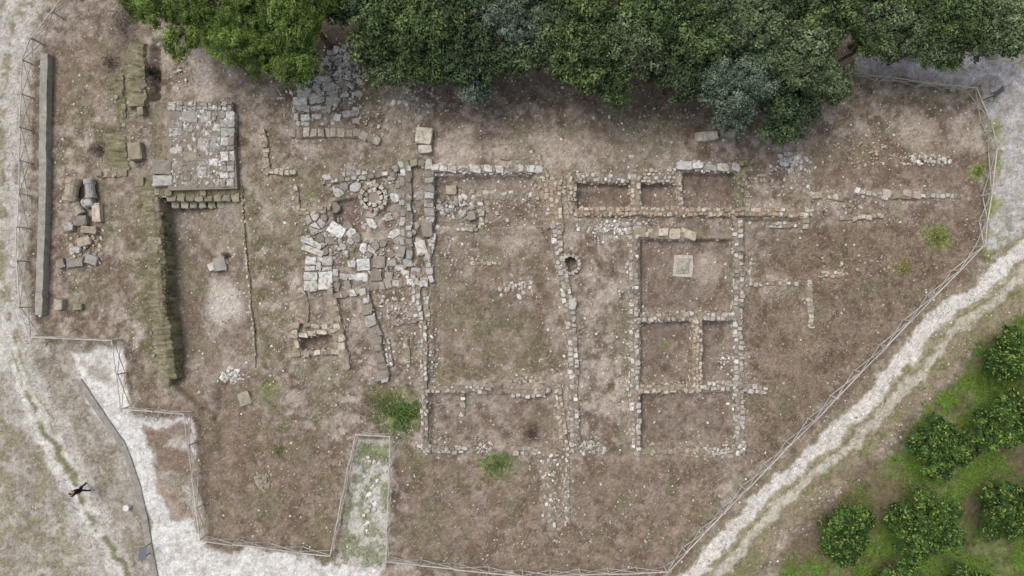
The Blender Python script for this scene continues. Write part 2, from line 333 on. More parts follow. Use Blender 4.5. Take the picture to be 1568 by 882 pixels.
def cells(acc,seeds,size,pal,ztop,zbot,skip=.06,rad=.78,gap=.93,zj=.04,dirs=None,hw=None):
    seeds=np.asarray(seeds); pl=[lin(c) for c in PAL[pal]]
    for i,(x,y) in enumerate(seeds):
        if random.random()<skip: continue
        if dirs is not None:
            tx_,ty_=dirs[i]; nx_,ny_=-ty_,tx_; lx=size*random.choice((.38,.5,.62,.8)); ly=hw*random.uniform(.34,.58); ja=random.gauss(0,.14); tx_,ty_=tx_*math.cos(ja)-ty_*math.sin(ja),tx_*math.sin(ja)+ty_*math.cos(ja)
            c1,c2=random.uniform(.5,.9),random.uniform(.5,.92)
            poly=[(x+tx_*u*lx+nx_*v*ly,y+ty_*u*lx+ny_*v*ly) for u,v in ((1,c1),(c2,1),(-c1,1),(-1,c2),(-1,-c1),(-c2,-1),(c1,-1),(1,-c2))]
        else:
            r=size*rad*random.choice((.62,.85,1,1.15)); a0=random.random()*6
            poly=[(x+r*math.cos(a0+k*math.pi/4)*random.uniform(.8,1.12),y+r*math.sin(a0+k*math.pi/4)*random.uniform(.8,1.12)) for k in range(8)]
        d=np.hypot(seeds[:,0]-x,seeds[:,1]-y)
        for j in np.where((d<size*2.4)&(d>1e-6))[0]:
            nx,ny=(seeds[j]-seeds[i])/d[j]; poly=clip(poly,(x+seeds[j,0])/2,(y+seeds[j,1])/2,nx,ny)
            if len(poly)<3: break
        if len(poly)<3: continue
        p=np.array(poly); c=p.mean(0); zt=(ztop[i] if hasattr(ztop,'__len__') else ztop)+random.gauss(0,zj); zb=(zbot[i] if hasattr(zbot,'__len__') else zbot)
        g=gap*random.uniform(.88,1.04); n=len(p); tx,ty=random.gauss(0,.08),random.gauss(0,.08)
        def ring(k,z):
            q=c+(p-c)*k; return np.column_stack([q,z+(q[:,0]-c[0])*tx+(q[:,1]-c[1])*ty])
        bev=min(.024,size*.09)
        V=np.concatenate([ring(g,zb),ring(g,zt-bev),ring(g*(1-bev*1.8/size),zt-bev*.2),ring(g*.5,zt+random.uniform(-.012,.008))])
        F=[]
        for k in range(3):
            for m in range(n): F.append((k*n+m,k*n+(m+1)%n,(k+1)*n+(m+1)%n,(k+1)*n+m))
        F.append(tuple(3*n+m for m in range(n)))
        acc.add(V,F,random.choice(pl)*random.uniform(.78,1.1)*(1+rng.normal(0,.05,(len(V),1))))
def resample(pts,st):
    P=[np.array(W(*p)) for p in pts]; out=[];tan=[]
    seg=[np.linalg.norm(b-a) for a,b in zip(P[:-1],P[1:])]; L=sum(seg); n=max(2,int(L/st)+1)
    for s in np.linspace(0,L,n):
        k=0;r=s
        while k<len(seg)-1 and r>seg[k]: r-=seg[k];k+=1
        t=(P[k+1]-P[k])/max(seg[k],1e-6); out.append(P[k]+t*r);tan.append(t)
    return np.array(out),np.array(tan),L
def wall(pts,w,h=.4,pal='W',size=.27,name='stone_wall',debris=1.0,skip=.15,ruin=.5,sides=None):
    w=w/S; acc=Acc()
    Pc,T,L=resample(pts,.13); Nn=np.column_stack([-T[:,1],T[:,0]])
    if name!='stone_basin' and size<.6: Pc=Pc+Nn*((fbm(Pc[:,0],Pc[:,1],1.1,2,2)-.5)*.14)[:,None]
    hv=h*(1-ruin*.9*ss(fbm(Pc[:,0],Pc[:,1],.8,3,3),.4,.66))
    base=np.array([gz(Pc[:,0]+Nn[:,0]*o,Pc[:,1]+Nn[:,1]*o) for o in (-w/2-.25,0,w/2+.25)]); top=np.maximum(base[1],(base[0]+base[2])/2)+hv*.75+.03; bot=base.min(0)-.1
    if sides: top=base.max(0)+hv
    wv=1+(fbm(Pc[:,0],Pc[:,1],1.7,6,3)-.5)*.45*(ruin>0)
    prof=[(-w/2-.06,0),(-w/2+.03,.86),(-w/5,.97),(w/5,.97),(w/2-.03,.86),(w/2+.06,0)]
    V=[];n=len(Pc); rj=.02 if pal!='M' else .045
    for o,hh in prof:
        j=rng.normal(0,rj,n); z=bot+(top-.04-bot)*hh+rng.normal(0,rj,n)
        V.append(np.column_stack([Pc+Nn*(o*wv+j)[:,None],z]))
    V=np.stack(V,1).reshape(-1,3); F=[]
    for i in range(n-1):
        for k in range(5): F.append((i*6+k,i*6+k+1,(i+1)*6+k+1,(i+1)*6+k))
    F.append((0,1,2,3,4,5)); F.append(tuple((n-1)*6+k for k in (5,4,3,2,1,0)))
    cc=lin(CORE[pal])*(1+rng.normal(0,.16,(len(V),1)))
    if pal=='M':
        gm_=ss(fbm(V[:,0],V[:,1],2.2,5,3),.42,.6)[:,None]*.7; cc=cc*(1-gm_)+lin((112,110,78))*gm_*(1+rng.normal(0,.15,(len(V),1)))
    acc.add(V,F,cc)
    nr=max(1,int(round(w/size))); ns=max(2,int(L/size/1.08)); Ps,Ts,_=resample(pts,L/ns*.999)
    seeds=[];zt=[];zb=[];dr=[]
    for i in range(len(Ps)):
        nn=np.array([-Ts[i,1],Ts[i,0]]); k=min(n-1,int(i/len(Ps)*n))
        off=float(np.dot(Pc[k]-Ps[i],nn)) if name!='stone_basin' else 0; off=max(-.09,min(.09,off))
        for r in range(nr):
            o=((r+.5)/nr-.5)*w*wv[k]+random.gauss(0,.03)+off; s=Ps[i]+nn*o+Ts[i]*((.5 if r%2 else 0)*size+random.gauss(0,size*.22))
            seeds.append(s); zt.append(top[k]);zb.append(bot[k]);dr.append(tuple(Ts[i]))
    cells(acc,np.array(seeds),max(w/nr,size),pal,zt,zb,skip,dirs=dr,hw=w/nr)
    maxh=(top-bot).max()
    if sides or maxh>.7:
        q=[]
        for k in range(0,n):
            for sd in (-1,1):
                z=bot[k]
                while z<top[k]-.14:
                    q.append((*(Pc[k]+Nn[k]*sd*(w/2+.0+random.uniform(-.07,.01))),z+random.uniform(-.04,.04))); z+=.2
        q=[c for c in q if random.random()<.5]
        rocks(acc,q,rng.uniform(.06,.12,len(q)),PAL[sides or pal],.8)
    k=int(L*9*debris)
    if k:
        i=rng.integers(0,n,k); o=rng.normal(0,1,k)*w*.75; P=Pc[i]+Nn[i]*o[:,None]
        z=np.where(np.abs(o)<w/2,top[i]-.03,gz(P[:,0],P[:,1]))
        rocks(acc,np.column_stack([P,z]),.02+.08*rng.random(k)**2,PAL[pal])
    if pal=='M':
        k=int(L*70); i=rng.integers(0,n,k); o=rng.uniform(-.5,.5,k)*w*1.1; P=Pc[i]+Nn[i]*o[:,None]; a=rng.uniform(0,6.28,k); l=.12*rng.uniform(.5,1.4,k); z=top[i]-.02-.3*np.clip(np.abs(o)/w-.42,0,1)
        p0=np.column_stack([P,z]); s=np.column_stack([-np.sin(a),np.cos(a),0*a])*.012; d=np.column_stack([np.cos(a)*l,np.sin(a)*l,l*.4])
        cl=np.array([lin(c) for c in ((132,128,92),(116,116,80),(150,142,108),(98,100,70))])
        acc.batch(np.stack([p0-s,p0+s,p0+d],1),np.array([[0,1,2]]),cl[rng.integers(0,4,k)])
    return acc.build(name,M_stone)
def inpoly(x,y,pts):
    ins=np.zeros(np.shape(x),bool);n=len(pts)
    for i in range(n):
        a=pts[i];b=pts[(i+1)%n]
        if a[1]==b[1]: continue
        ins^=((a[1]>y)!=(b[1]>y))&(x<(b[0]-a[0])*(y-a[1])/(b[1]-a[1])+a[0])
    return ins
def pave(poly,size,h,pal,name,skip=.05,holes=(),jit=.3,gap=.93,zj=.03):
    acc=Acc(); p=np.array([W(*q) for q in poly]); hs=[[W(*q) for q in hh] for hh in holes]
    x0,y0=p.min(0);x1,y1=p.max(0); seeds=[]
    yy=y0;r=0
    while yy<y1:
        xx=x0+(size*.5 if r%2 else 0)
        while xx<x1:
            seeds.append((xx+random.uniform(-jit,jit)*size,yy+random.uniform(-jit,jit)*size)); xx+=size
        yy+=size*.9; r+=1
    s=np.array(seeds); k=inpoly(s[:,0],s[:,1],[tuple(q) for q in p])
    for hh in hs: k&=~inpoly(s[:,0],s[:,1],hh)
    s=s[k]; z=gz(s[:,0],s[:,1]); zz=z+h
    cells(acc,s,size,pal,list(zz),list(np.minimum(z,zz)-.25),skip,.8,gap,zj)
    n=len(s)*4; i=rng.integers(0,len(s),n); P=s[i]+rng.normal(0,size*.5,(n,2)); rocks(acc,np.column_stack([P,gz(P[:,0],P[:,1])+h*.5]),rng.uniform(.03,.09,n),PAL[pal])
    return acc.build(name,M_stone)
def block(cx,cy,w,h,rot,ht,pal='T',name='stone_block',acc=None,z0=None,tilt=0):
    own=acc is None
    if own: acc=Acc()
    x,y=W(cx,cy); w/=S;h/=S; g=float(gz(x,y)) if z0 is None else z0
    V=[];F=[]
    b=min(.035,.15*min(w,h))
    us=[-1,-1+2*b/w*1.2,0,1-2*b/w*1.2,1]; vs=[-1,-1+2*b/h*1.2,0,1-2*b/h*1.2,1]
    for j,v in enumerate(vs):
        for i,u in enumerate(us):
            edge=(i in(0,4))or(j in(0,4)); corner=(i in(0,4))and(j in(0,4))
            kx=random.uniform(.78,.96) if corner else 1
            V.append((u*w/2*kx+random.gauss(0,.022),v*h/2*kx+random.gauss(0,.022),ht-(b if edge else 0)+random.gauss(0,.012)+tilt*u*w/2))
    for j in range(4):
        for i in range(4): a=j*5+i; F.append((a,a+1,a+6,a+5))
    ring=[0,1,2,3,4,9,14,19,24,23,22,21,20,15,10,5]; o=len(V)
    for r in ring: V.append((V[r][0]*1.02,V[r][1]*1.02,-.2))
    for k in range(16): k2=(k+1)%16; F.append((ring[k],o+k,o+k2,ring[k2]))
    V=np.array(V); ca,sa=math.cos(math.radians(rot)),math.sin(math.radians(rot))
    V=np.column_stack([V[:,0]*ca-V[:,1]*sa+x,V[:,0]*sa+V[:,1]*ca+y,V[:,2]+g])
    acc.add(V,F,lin(random.choice(PAL[pal]))*random.uniform(.82,1.06)*(1+rng.normal(0,.08,(len(V),1))))
    if own: return acc.build(name,M_stone)
def ashlar(acc,x0,y0,x1,y1,mx,h,pal,skip,z0=None,rj=1.5):
    ww,hh=x1-x0,y1-y0
    if ww>mx or hh>mx*.8:
        if ww>hh: m=x0+ww*random.uniform(.33,.67); ashlar(acc,x0,y0,m,y1,mx,h,pal,skip,z0,rj); ashlar(acc,m,y0,x1,y1,mx,h,pal,skip,z0,rj)
        else: m=y0+hh*random.uniform(.33,.67); ashlar(acc,x0,y0,x1,m,mx,h,pal,skip,z0,rj); ashlar(acc,x0,m,x1,y1,mx,h,pal,skip,z0,rj)
        return
    if random.random()<skip: return
    q=random.uniform(.7,1.8); block((x0+x1)/2+random.gauss(0,.3*rj),(y0+y1)/2+random.gauss(0,.3*rj),ww-q,hh-q,random.gauss(0,rj),h+random.gauss(0,.018),random.choice(pal),acc=acc,z0=z0)
for (pts,wd_,h_,pal_,sz_,nm_,k_) in WALLS: wall(pts,wd_,h_,pal_,sz_,nm_,**k_)
# ---------------------------------------------------------------- pavements
acc=Acc()
b0=[W(260,157),W(360,161),W(367,290),W(262,293)]
V=[(x,y,-1.0) for x,y in b0]+[(x,y,.37) for x,y in b0]; acc.add(V,[(4,5,6,7),(0,1,5,4),(1,2,6,5),(2,3,7,6),(3,0,4,7)],lin((138,129,117)))
ashlar(acc,262,158,360,172,17,.44,'G',.04,0); ashlar(acc,264,172,342,288,26,.39,'GGW',.25,0,4); ashlar(acc,342,172,364,288,20,.46,'G',.03,0)
for q in [(253,258,30,20),(254,278,30,16)]: block(*q,random.uniform(-4,4),.42,'G',acc=acc,z0=.02)
x=rng.uniform(266,358,700);y=rng.uniform(162,286,700); rocks(acc,np.column_stack([(x-784)/S,(441-y)/S,np.full(700,.38)]),.02+.11*rng.random(700)**2,PAL['W']+PAL['G'])
for i in range(8): block(262+i*14,300,12,16,random.uniform(-4,4),.2,'M',acc=acc,z0=-.25)
for i in range(8): block(262+i*14,311,11,12,random.uniform(-6,6),.1,'M',acc=acc,z0=-.6)
acc.build('paved_platform',M_stone)
acc=Acc(); ashlar(acc,453,118,476,194,24,.12,'P',.1,None,4); ashlar(acc,476,160,552,192,22,.08,'PW',.45,None,8); ashlar(acc,476,112,540,160,22,.08,'PW',.5,None,12)
acc.build('limestone_paving',M_stone)
pave([(480,95),(500,68),(548,74),(556,130),(550,160),(480,140)],.4,.07,'P','crazy_paving',.6,zj=.03)
pave([(500,275),(600,262),(642,272),(640,350),(655,375),(640,392),(510,392),(468,385),(462,352),(452,330),(510,322)],.54,.12,'G','stone_platform',.32,
 holes=[[(512,300),(548,292),(560,335),(520,345)],[(545,285),(602,282),(602,324),(556,326)],[(560,345),(600,340),(596,372),(550,372)]],zj=.045,jit=.42)
pave([(600,262),(618,262),(615,300),(600,300)],.4,.15,'W','stone_pavement')
acc=Acc(); ashlar(acc,466,392,510,446,26,.16,'P',0,None,3); ashlar(acc,510,396,600,430,25,.12,'PGG',.25,None,6); ashlar(acc,600,394,646,416,20,.13,'G',.3,None,8); ashlar(acc,510,430,560,446,20,.12,'G',.35,None,8)
for q in [(516,352,26,18,-30,.4),(478,372,34,9,-25,.2),(480,384,34,9,-20,.2),(645,380,16,22,15,.3),(650,432,12,14,0,.25)]: block(*q,'P',acc=acc)
acc.build('limestone_slabs',M_stone)
acc=Acc()
for q in [(1048,407,30,34,-2,.06,'T'),(1048,407,20,24,-2,.12,'G'),(1048,407,10,12,-2,.2,'T')]: block(*q,acc=acc)
acc.build('altar_base',M_stone)
block(650,210,24,24,-5,.5,'T'); block(652,229,20,12,4,.35,'T'); block(213,234,20,26,4,.55,'M'); block(1080,210,32,13,6,.5,'T'); block(1112,205,22,12,-8,.4,'M'); block(375,610,18,20,20,.2,'M')
block(722,330,12,14,10,.4,'G'); block(318,408,12,12,20,.3,'G'); block(332,404,20,22,10,.3,'G'); block(655,352,16,22,4,.4,'G'); block(585,575,22,14,15,.3,'G')
block(95,466,12,16,0,.4,'M'); block(122,470,12,10,0,.25,'M'); block(876,465,10,16,0,.4,'P'); block(690,290,16,14,0,.3,'T')
def drum(cx,cy,r,l,rot,pal,name):
    acc=Acc(); x,y=W(cx,cy); r/=S;l/=S;n=14; g=float(gz(x,y)); V=[];F=[]; a=math.radians(rot)
    st=[(-.5,.72),(-.48,1),(-.3,.98),(-.28,.86),(-.05,.84),(.2,.87),(.24,1),(.4,1.02),(.48,.9),(.5,.7)]
    for s,k in st:
        for i in range(n):
            t=2*math.pi*i/n; q=r*k*(1+random.gauss(0,.04)); u=s*l; v=q*math.cos(t); zz=q*math.sin(t)+r*.8
            V.append((x+u*math.cos(a)-v*math.sin(a),y+u*math.sin(a)+v*math.cos(a),g+zz))
    for j in range(len(st)-1):
        for i in range(n): F.append((j*n+i,j*n+(i+1)%n,(j+1)*n+(i+1)%n,(j+1)*n+i))
    F.append(tuple(range(n))[::-1]); F.append(tuple((len(st)-1)*n+i for i in range(n)))
    acc.add(V,F,lin(random.choice(PAL[pal][:2]))*.9*(1+rng.normal(0,.08,(len(V),1)))); return acc.build(name,M_stone,False)
drum(116,292,11,36,80,'T','column_fragment'); drum(142,290,8,30,98,'G','column_fragment'); drum(140,311,8,16,20,'G','column_fragment'); drum(124,320,7,20,120,'T','column_fragment')
acc=Acc()
for q in [(110,348,14,12,12,.35),(128,338,20,14,5,.35),(140,352,24,11,-8,.3),(118,402,26,14,4,.25),(98,404,12,14,20,.3),(142,398,18,14,-18,.25),(132,370,20,13,14,.25),(152,326,12,28,4,.35),(118,382,16,9,-10,.2)]: block(*q,random.choice('GTG'),acc=acc)
acc.build('architectural_blocks',M_stone)
acc=Acc(); wx,wy=W(573,303); g=float(gz(wx,wy))+.08
for rad_,n,zt in ((.76,14,.24),(.46,9,.2)):
    for i in range(n):
        a=2*math.pi*i/n; block((wx+rad_*math.cos(a))*S+784,441-(wy+rad_*math.sin(a))*S,6.0,7.2 if rad_>.6 else 6.0,math.degrees(a)+random.gauss(0,6),zt+random.uniform(-.04,.04),random.choice('TBTP'),acc=acc,z0=g)
t=np.linspace(0,2*math.pi,17)[:-1]; acc.add([(wx+.42*math.cos(a),wy+.42*math.sin(a),g+.1) for a in t],[tuple(range(16))],lin((154,140,124)))
acc.build('stone_well',M_stone)
acc=Acc(); wx,wy=W(873,405); g=float(gz(wx+.8,wy))
for i in range(15):
    a=2*math.pi*i/15; block((wx+.56*math.cos(a))*S+784,441-(wy+.56*math.sin(a))*S,5,5,math.degrees(a),.1,random.choice('TW'),acc=acc,z0=g)
acc.build('stone_cistern',M_stone)
def pile(cx,cy,rx,ry,n,sz,pal,name='rubble_pile',hh=.18):
    acc=Acc(); a=rng.uniform(0,6.28,n); r=np.sqrt(rng.random(n))*rng.uniform(.6,1.25,n); px=cx+rx*r*np.cos(a); py=cy+ry*r*np.sin(a)
    x=(px-784)/S; y=(441-py)/S
    rocks(acc,np.column_stack([x,y,gz(x,y)+hh*np.clip(1-r,0,1)*rng.random(n)+.01]),sz*(.25+.75*rng.random(n)**1.8),PAL[pal],.6); return acc.build(name,M_stone)
for q in [(350,577,20,11,110,.15,'P'),(405,735,15,18,50,.22,'M'),(518,710,9,7,14,.2,'M'),(740,684,16,10,55,.14,'W'),(700,315,36,22,120,.22,'G'),(640,155,36,30,130,.15,'W'),(1410,245,42,10,120,.14,'W'),(1330,230,70,40,200,.10,'T'),
  (1210,250,26,16,80,.17,'P'),(930,355,40,14,90,.14,'P'),(850,720,16,30,90,.12,'W'),(905,685,30,10,70,.15,'W'),(790,440,34,18,60,.17,'W'),(600,410,50,30,110,.14,'W'),(530,380,50,30,80,.16,'G'),(1100,690,26,8,50,.14,'P'),(1040,300,20,10,30,.1,'W'),
  (505,130,50,60,240,.15,'P'),(560,90,60,40,150,.15,'W'),(580,180,40,30,80,.12,'T'),(130,380,30,30,90,.13,'T'),(600,470,40,30,100,.14,'W'),(640,540,30,50,110,.12,'W'),(1180,280,60,25,90,.11,'W'),(1290,310,60,25,90,.12,'W'),(700,390,40,15,40,.13,'W'),(1320,410,60,20,40,.12,'T'),
  (280,110,30,40,90,.11,'W'),(440,155,30,50,80,.11,'W'),(660,680,25,20,50,.12,'W'),(820,300,30,30,80,.12,'T'),(960,345,70,12,120,.12,'W'),(1150,280,20,40,60,.12,'W'),(568,715,12,35,14,.2,'P'),(564,785,14,40,18,.2,'P'),(335,400,12,12,14,.14,'W'),(300,300,60,12,60,.13,'M'),(1110,560,10,30,40,.1,'P'),(1130,350,10,12,30,.12,'W'),(858,780,24,50,70,.11,'W'),(730,150,60,30,60,.1,'W'),(1000,180,90,20,60,.1,'W'),
  (870,300,14,40,60,.12,'T'),(865,560,20,60,70,.11,'W'),(660,540,14,60,60,.12,'W'),(965,560,14,80,60,.1,'W'),(1135,560,14,90,60,.1,'W'),(760,330,50,20,50,.13,'W')]:
    pile(*q)
n=70000; x=rng.uniform(-30,31,n); y=rng.uniform(-17.5,17,n)
dens=ss(gm(n2,x,y),.48,.66)*.5+ss(gm(n5,x,y),.54,.66)*.25+.05; dens*=(1-gm(green,x,y))*(1-gm(chalk,x,y)*.92)*(1-gm(roadR,x,y)*.8)*(1-gm(left,x,y)*.85); dens*=(1-.6*gm(brown,x,y))
k=rng.random(n)<dens; x,y=x[k],y[k]; s=.015+.065*rng.random(len(x))**4
acc=Acc(); rocks(acc,np.column_stack([x,y,gz(x,y)+s*.2]),s,PAL['W']+PAL['T']+PAL['P']); acc.build('scattered_stones',M_pebble)
# ---------------------------------------------------------------- concrete wall & kerb
def smoothwall(pts,wpx,h,c,name):
    acc=Acc(); Pc,T,L=resample(pts,.3); Nn=np.column_stack([-T[:,1],T[:,0]]); n=len(Pc); w_=wpx/S; g=gz(Pc[:,0],Pc[:,1])
    V=[]
    for o,hh in ((-w_/2,-.3),(-w_/2,h-.02),(-w_/2+.02,h),(w_/2-.02,h),(w_/2,h-.02),(w_/2,-.3)):
        V.append(np.column_stack([Pc+Nn*(o+rng.normal(0,.006,n))[:,None],g+hh+rng.normal(0,.005,n)]))
    V=np.stack(V,1).reshape(-1,3);F=[]
    for i in range(n-1):
        for k in range(5): F.append((i*6+k,i*6+k+1,(i+1)*6+k+1,(i+1)*6+k))
    F.append(tuple(range(6))); F.append(tuple((n-1)*6+5-k for k in range(6)))
    acc.add(V,F,lin(c)*(1+rng.normal(0,.07,(len(V),1)))); return acc.build(name,M_conc)
smoothwall([(76,86),(74,200),(72,340),(68,482)],11,.5,(158,155,145),'concrete_wall')
smoothwall([(122,583),(150,625),(188,680),(212,745),(240,890)],10,.1,(150,146,138),'concrete_kerb')
# ---------------------------------------------------------------- beams, fences
def beam(acc,p,q,r0,r1,c,n=6):
    p=np.array(p,float);q=np.array(q,float);d=q-p;L=np.linalg.norm(d);d/=L
    u=np.cross(d,(0,0,1) if abs(d[2])<.9 else (1,0,0));u/=np.linalg.norm(u);v=np.cross(d,u)
    t=np.arange(n)*2*math.pi/n; R=np.cos(t)[:,None]*u+np.sin(t)[:,None]*v
    V=np.concatenate([p+R*r0,q+R*r1]); F=[(i,(i+1)%n,n+(i+1)%n,n+i) for i in range(n)]+[tuple(range(n))[::-1],tuple(range(n,2*n))]
    acc.add(V,F,np.asarray(c)*random.uniform(.8,1.12))
def fence(pts,h=1.0,c=(192,187,178)):
    acc=Acc(); cc=lin(c)
    for a,b in zip(pts[:-1],pts[1:]):
        A0=np.array(W(*a));B0=np.array(W(*b));L=np.linalg.norm(B0-A0);n=max(1,int(round(L/1.9)))
        for i in range(n+1):
            p=A0+(B0-A0)*i/n; g=float(gz(p[0],p[1])); lx,ly=random.gauss(0,.03),random.gauss(0,.03)
            beam(acc,(p[0],p[1],g-.2),(p[0]+lx,p[1]+ly,g+h+.06),.045,.04,cc)
            if i<n:
                q=A0+(B0-A0)*(i+1)/n; g2=float(gz(q[0],q[1])); j=lambda:random.gauss(0,.04)
                beam(acc,(p[0],p[1],g+h+j()),(q[0]+j()*.6,q[1]+j()*.6,g2+h+j()),.036,.032,cc)
                beam(acc,(p[0],p[1],g+.18+j()),(q[0],q[1],g2+h-.08),.028,.024,cc*.85); beam(acc,(p[0]+.03,p[1]+.03,g+h-.08),(q[0]+.03,q[1]+.03,g2+.18+j()),.028,.024,cc*.85)
    return acc.build('wooden_fence',M_wood)
fence([(128,-20),(96,28),(66,68),(52,100),(48,200),(46,300),(44,400),(48,470),(64,514)])
fence([(64,514),(187,520)]); fence([(187,520),(200,622)]); fence([(200,622),(294,630)]); fence([(294,630),(318,818)]); fence([(318,818),(512,842)]); fence([(512,842),(550,660)]); fence([(550,660),(602,664)]); fence([(602,664),(596,850)]); fence([(596,850),(800,872),(1016,866)])
fence([(1016,866),(1100,778),(1270,605),(1380,490),(1490,378)]); fence([(1490,378),(1502,300),(1510,232),(1498,190),(1478,142)]); fence([(1478,142),(1400,134),(1290,118)])
# ---------------------------------------------------------------- foliage
def leaves(acc,P,N,L,Wd,cc):
    k=len(P); N=N/np.linalg.norm(N,axis=1,keepdims=True); r=rng.normal(0,1,(k,3)); T=np.cross(N,r); T/=np.linalg.norm(T,axis=1,keepdims=True)+1e-9; B=np.cross(N,T)
    L=(L*rng.uniform(.7,1.3,k))[:,None]; Wd=(Wd*rng.uniform(.7,1.3,k))[:,None]
    V=np.stack([P-T*L,P+B*Wd-T*L*.1,P+T*L-N*L*.25,P-B*Wd-T*L*.1],1)
    acc.batch(V,np.array([[0,1,2,3]]),cc)
def dome(n,lo=-.2):
    z=rng.uniform(lo,1,n); a=rng.uniform(0,6.283,n); r=np.sqrt(1-z*z); return np.column_stack([r*np.cos(a),r*np.sin(a),z])
def tree(px,py,rpx,zt,cols,name,kind='b'):
    if kind!='c': zt*=.68
    f=(H-zt)/H; cx,cy=W(px,py,zt); R=rpx/S*f*(1.04 if kind!='c' else 1); g=float(gz(cx,cy)); e=empty(name,(cx,cy,g)); tr=Acc(); lf=Acc()
    hc=R*.8; zc=zt-hc
    bark=lin((96,80,66)); beam(tr,(cx,cy,g-.2),(cx+.15,cy-.1,zc*.6+g),.05*R+.05,.04*R+.03,bark,8); beam(tr,(cx+.15,cy-.1,zc*.6+g),(cx,cy,zc+hc*.4),.04*R+.03,.05,bark,8)
    nl=int(8+R*2.4) if kind!='c' else 9; lobes=[]
    for i in range(nl):
        a=2.4*i+random.uniform(-.5,.5); rr=R*.7*math.sqrt((i+.5)/nl)*random.uniform(.8,1.25); sr=R*random.uniform(.2,.4)
        lx,ly=cx+rr*math.cos(a),cy+rr*math.sin(a); lz=max(sr*.7+.3,zc+hc*.75*math.sqrt(max(0,1-(rr/R)**2))-sr*.3+random.uniform(-.6,.3)*R*.5)
        lobes.append((lx,ly,lz,sr)); beam(tr,(cx+.1,cy,zc*.5+g+random.random()*zc*.2),(lx,ly,lz-.1),.025*R+.02,.015,bark,6)
    pr=dict(b=.32,p=.25,c=.24,g=.28)[kind]; lc=np.array([lin(c) for c in cols])
    nle=dict(b=62,p=75,c=70,g=62)[kind]
    for (lx,ly,lz,sr) in lobes:
        npf=int(4.2*(sr/pr)**2)+5; D=dome(npf,-.45); PP=np.array([lx,ly,lz])+D*np.array([1.05,1.05,.85])*sr*rng.uniform(.6,1.28,(npf,1))
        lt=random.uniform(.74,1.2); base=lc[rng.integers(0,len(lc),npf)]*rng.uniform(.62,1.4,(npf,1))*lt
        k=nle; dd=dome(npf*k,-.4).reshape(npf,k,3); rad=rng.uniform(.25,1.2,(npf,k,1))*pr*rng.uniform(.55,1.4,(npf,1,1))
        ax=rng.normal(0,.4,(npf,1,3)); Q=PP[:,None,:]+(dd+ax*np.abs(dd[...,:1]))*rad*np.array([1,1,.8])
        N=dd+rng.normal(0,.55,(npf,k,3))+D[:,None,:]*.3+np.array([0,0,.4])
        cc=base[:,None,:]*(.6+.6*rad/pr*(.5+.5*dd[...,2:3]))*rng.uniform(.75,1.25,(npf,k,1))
        if kind=='c':
            tip=(rng.random((npf,k,1))<.2)&(dd[...,2:3]>.25); cc=np.where(tip,lin((150,168,76))*rng.uniform(.7,1.1,(npf,k,1)),cc)
        LL,WW=dict(b=(.095,.044),p=(.10,.02),c=(.10,.045),g=(.09,.03))[kind]
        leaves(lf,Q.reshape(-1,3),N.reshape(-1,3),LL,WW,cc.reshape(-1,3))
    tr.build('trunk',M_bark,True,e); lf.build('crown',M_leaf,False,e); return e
PINE=[(120,142,72),(106,130,64),(132,152,80),(96,118,60)]
GRN=[(92,111,68),(82,101,62),(104,121,74),(76,92,60)]
DRK=[(74,91,62),(67,83,59),(86,103,70)]
OLV=[(112,127,107),(100,116,97),(122,135,117),(88,105,86)]
MID=[(102,117,83),(92,108,75),(112,125,91)]
for q in [(225,-15,55,8),(290,10,62,8.5),(365,30,66,9),(430,70,56,8),(450,0,70,10),(380,-50,70,10),(300,-60,60,9)]: tree(*q,PINE,'pine_tree','p')
BR=[(545,-10,55,8,DRK),(600,30,60,8.5,GRN),(660,20,60,9,GRN),(592,92,40,6,MID),(650,80,45,7,GRN),(722,60,55,8,DRK),(722,114,36,5.5,OLV),(690,-25,55,9,DRK),(785,10,55,9,OLV),(830,55,50,8,MID),(790,70,36,7,DRK),(915,92,62,8,GRN),(905,20,62,9.5,GRN),(980,50,58,9,MID),
 (1010,-15,62,10,GRN),(1050,100,52,7.5,DRK),(1075,30,60,9,GRN),(1140,115,64,8,OLV),(1150,20,62,9.5,MID),(1235,70,68,9,MID),(1215,165,50,6.5,DRK),(1270,120,46,7,MID),(1290,5,60,9,GRN),(1380,15,60,8,MID),(1435,52,46,7,MID),(1425,-5,50,8,GRN),(1345,50,36,7,GRN),(1480,20,58,8,GRN),(1545,34,50,8,MID),(860,-40,60,9,DRK),(1220,-40,60,9,DRK),(1590,10,60,8,MID),(500,-60,60,9,DRK),(600,-60,60,9,DRK),(750,-70,60,9,MID),(960,-80,60,9,GRN),(1100,-80,60,9,GRN),(1400,-70,60,9,GRN)]
for a,b,c,d,e in BR: tree(a,b,c,d,e,'olive_tree' if e is OLV else 'oak_tree','g' if e is OLV else 'b')
CIT=[(64,90,46),(74,102,50),(56,80,42),(88,116,54)]
for q in [(1468,690,54,3),(1300,825,47,2.6),(1432,812,60,3),(1556,648,48,3),(1566,545,46,2.8),(1562,795,52,3),(1380,915,44,2.8),(1500,915,44,2.8),(1660,600,50,3),(1660,720,50,3),(1660,850,50,3)]: tree(*q,CIT,'citrus_tree','c')
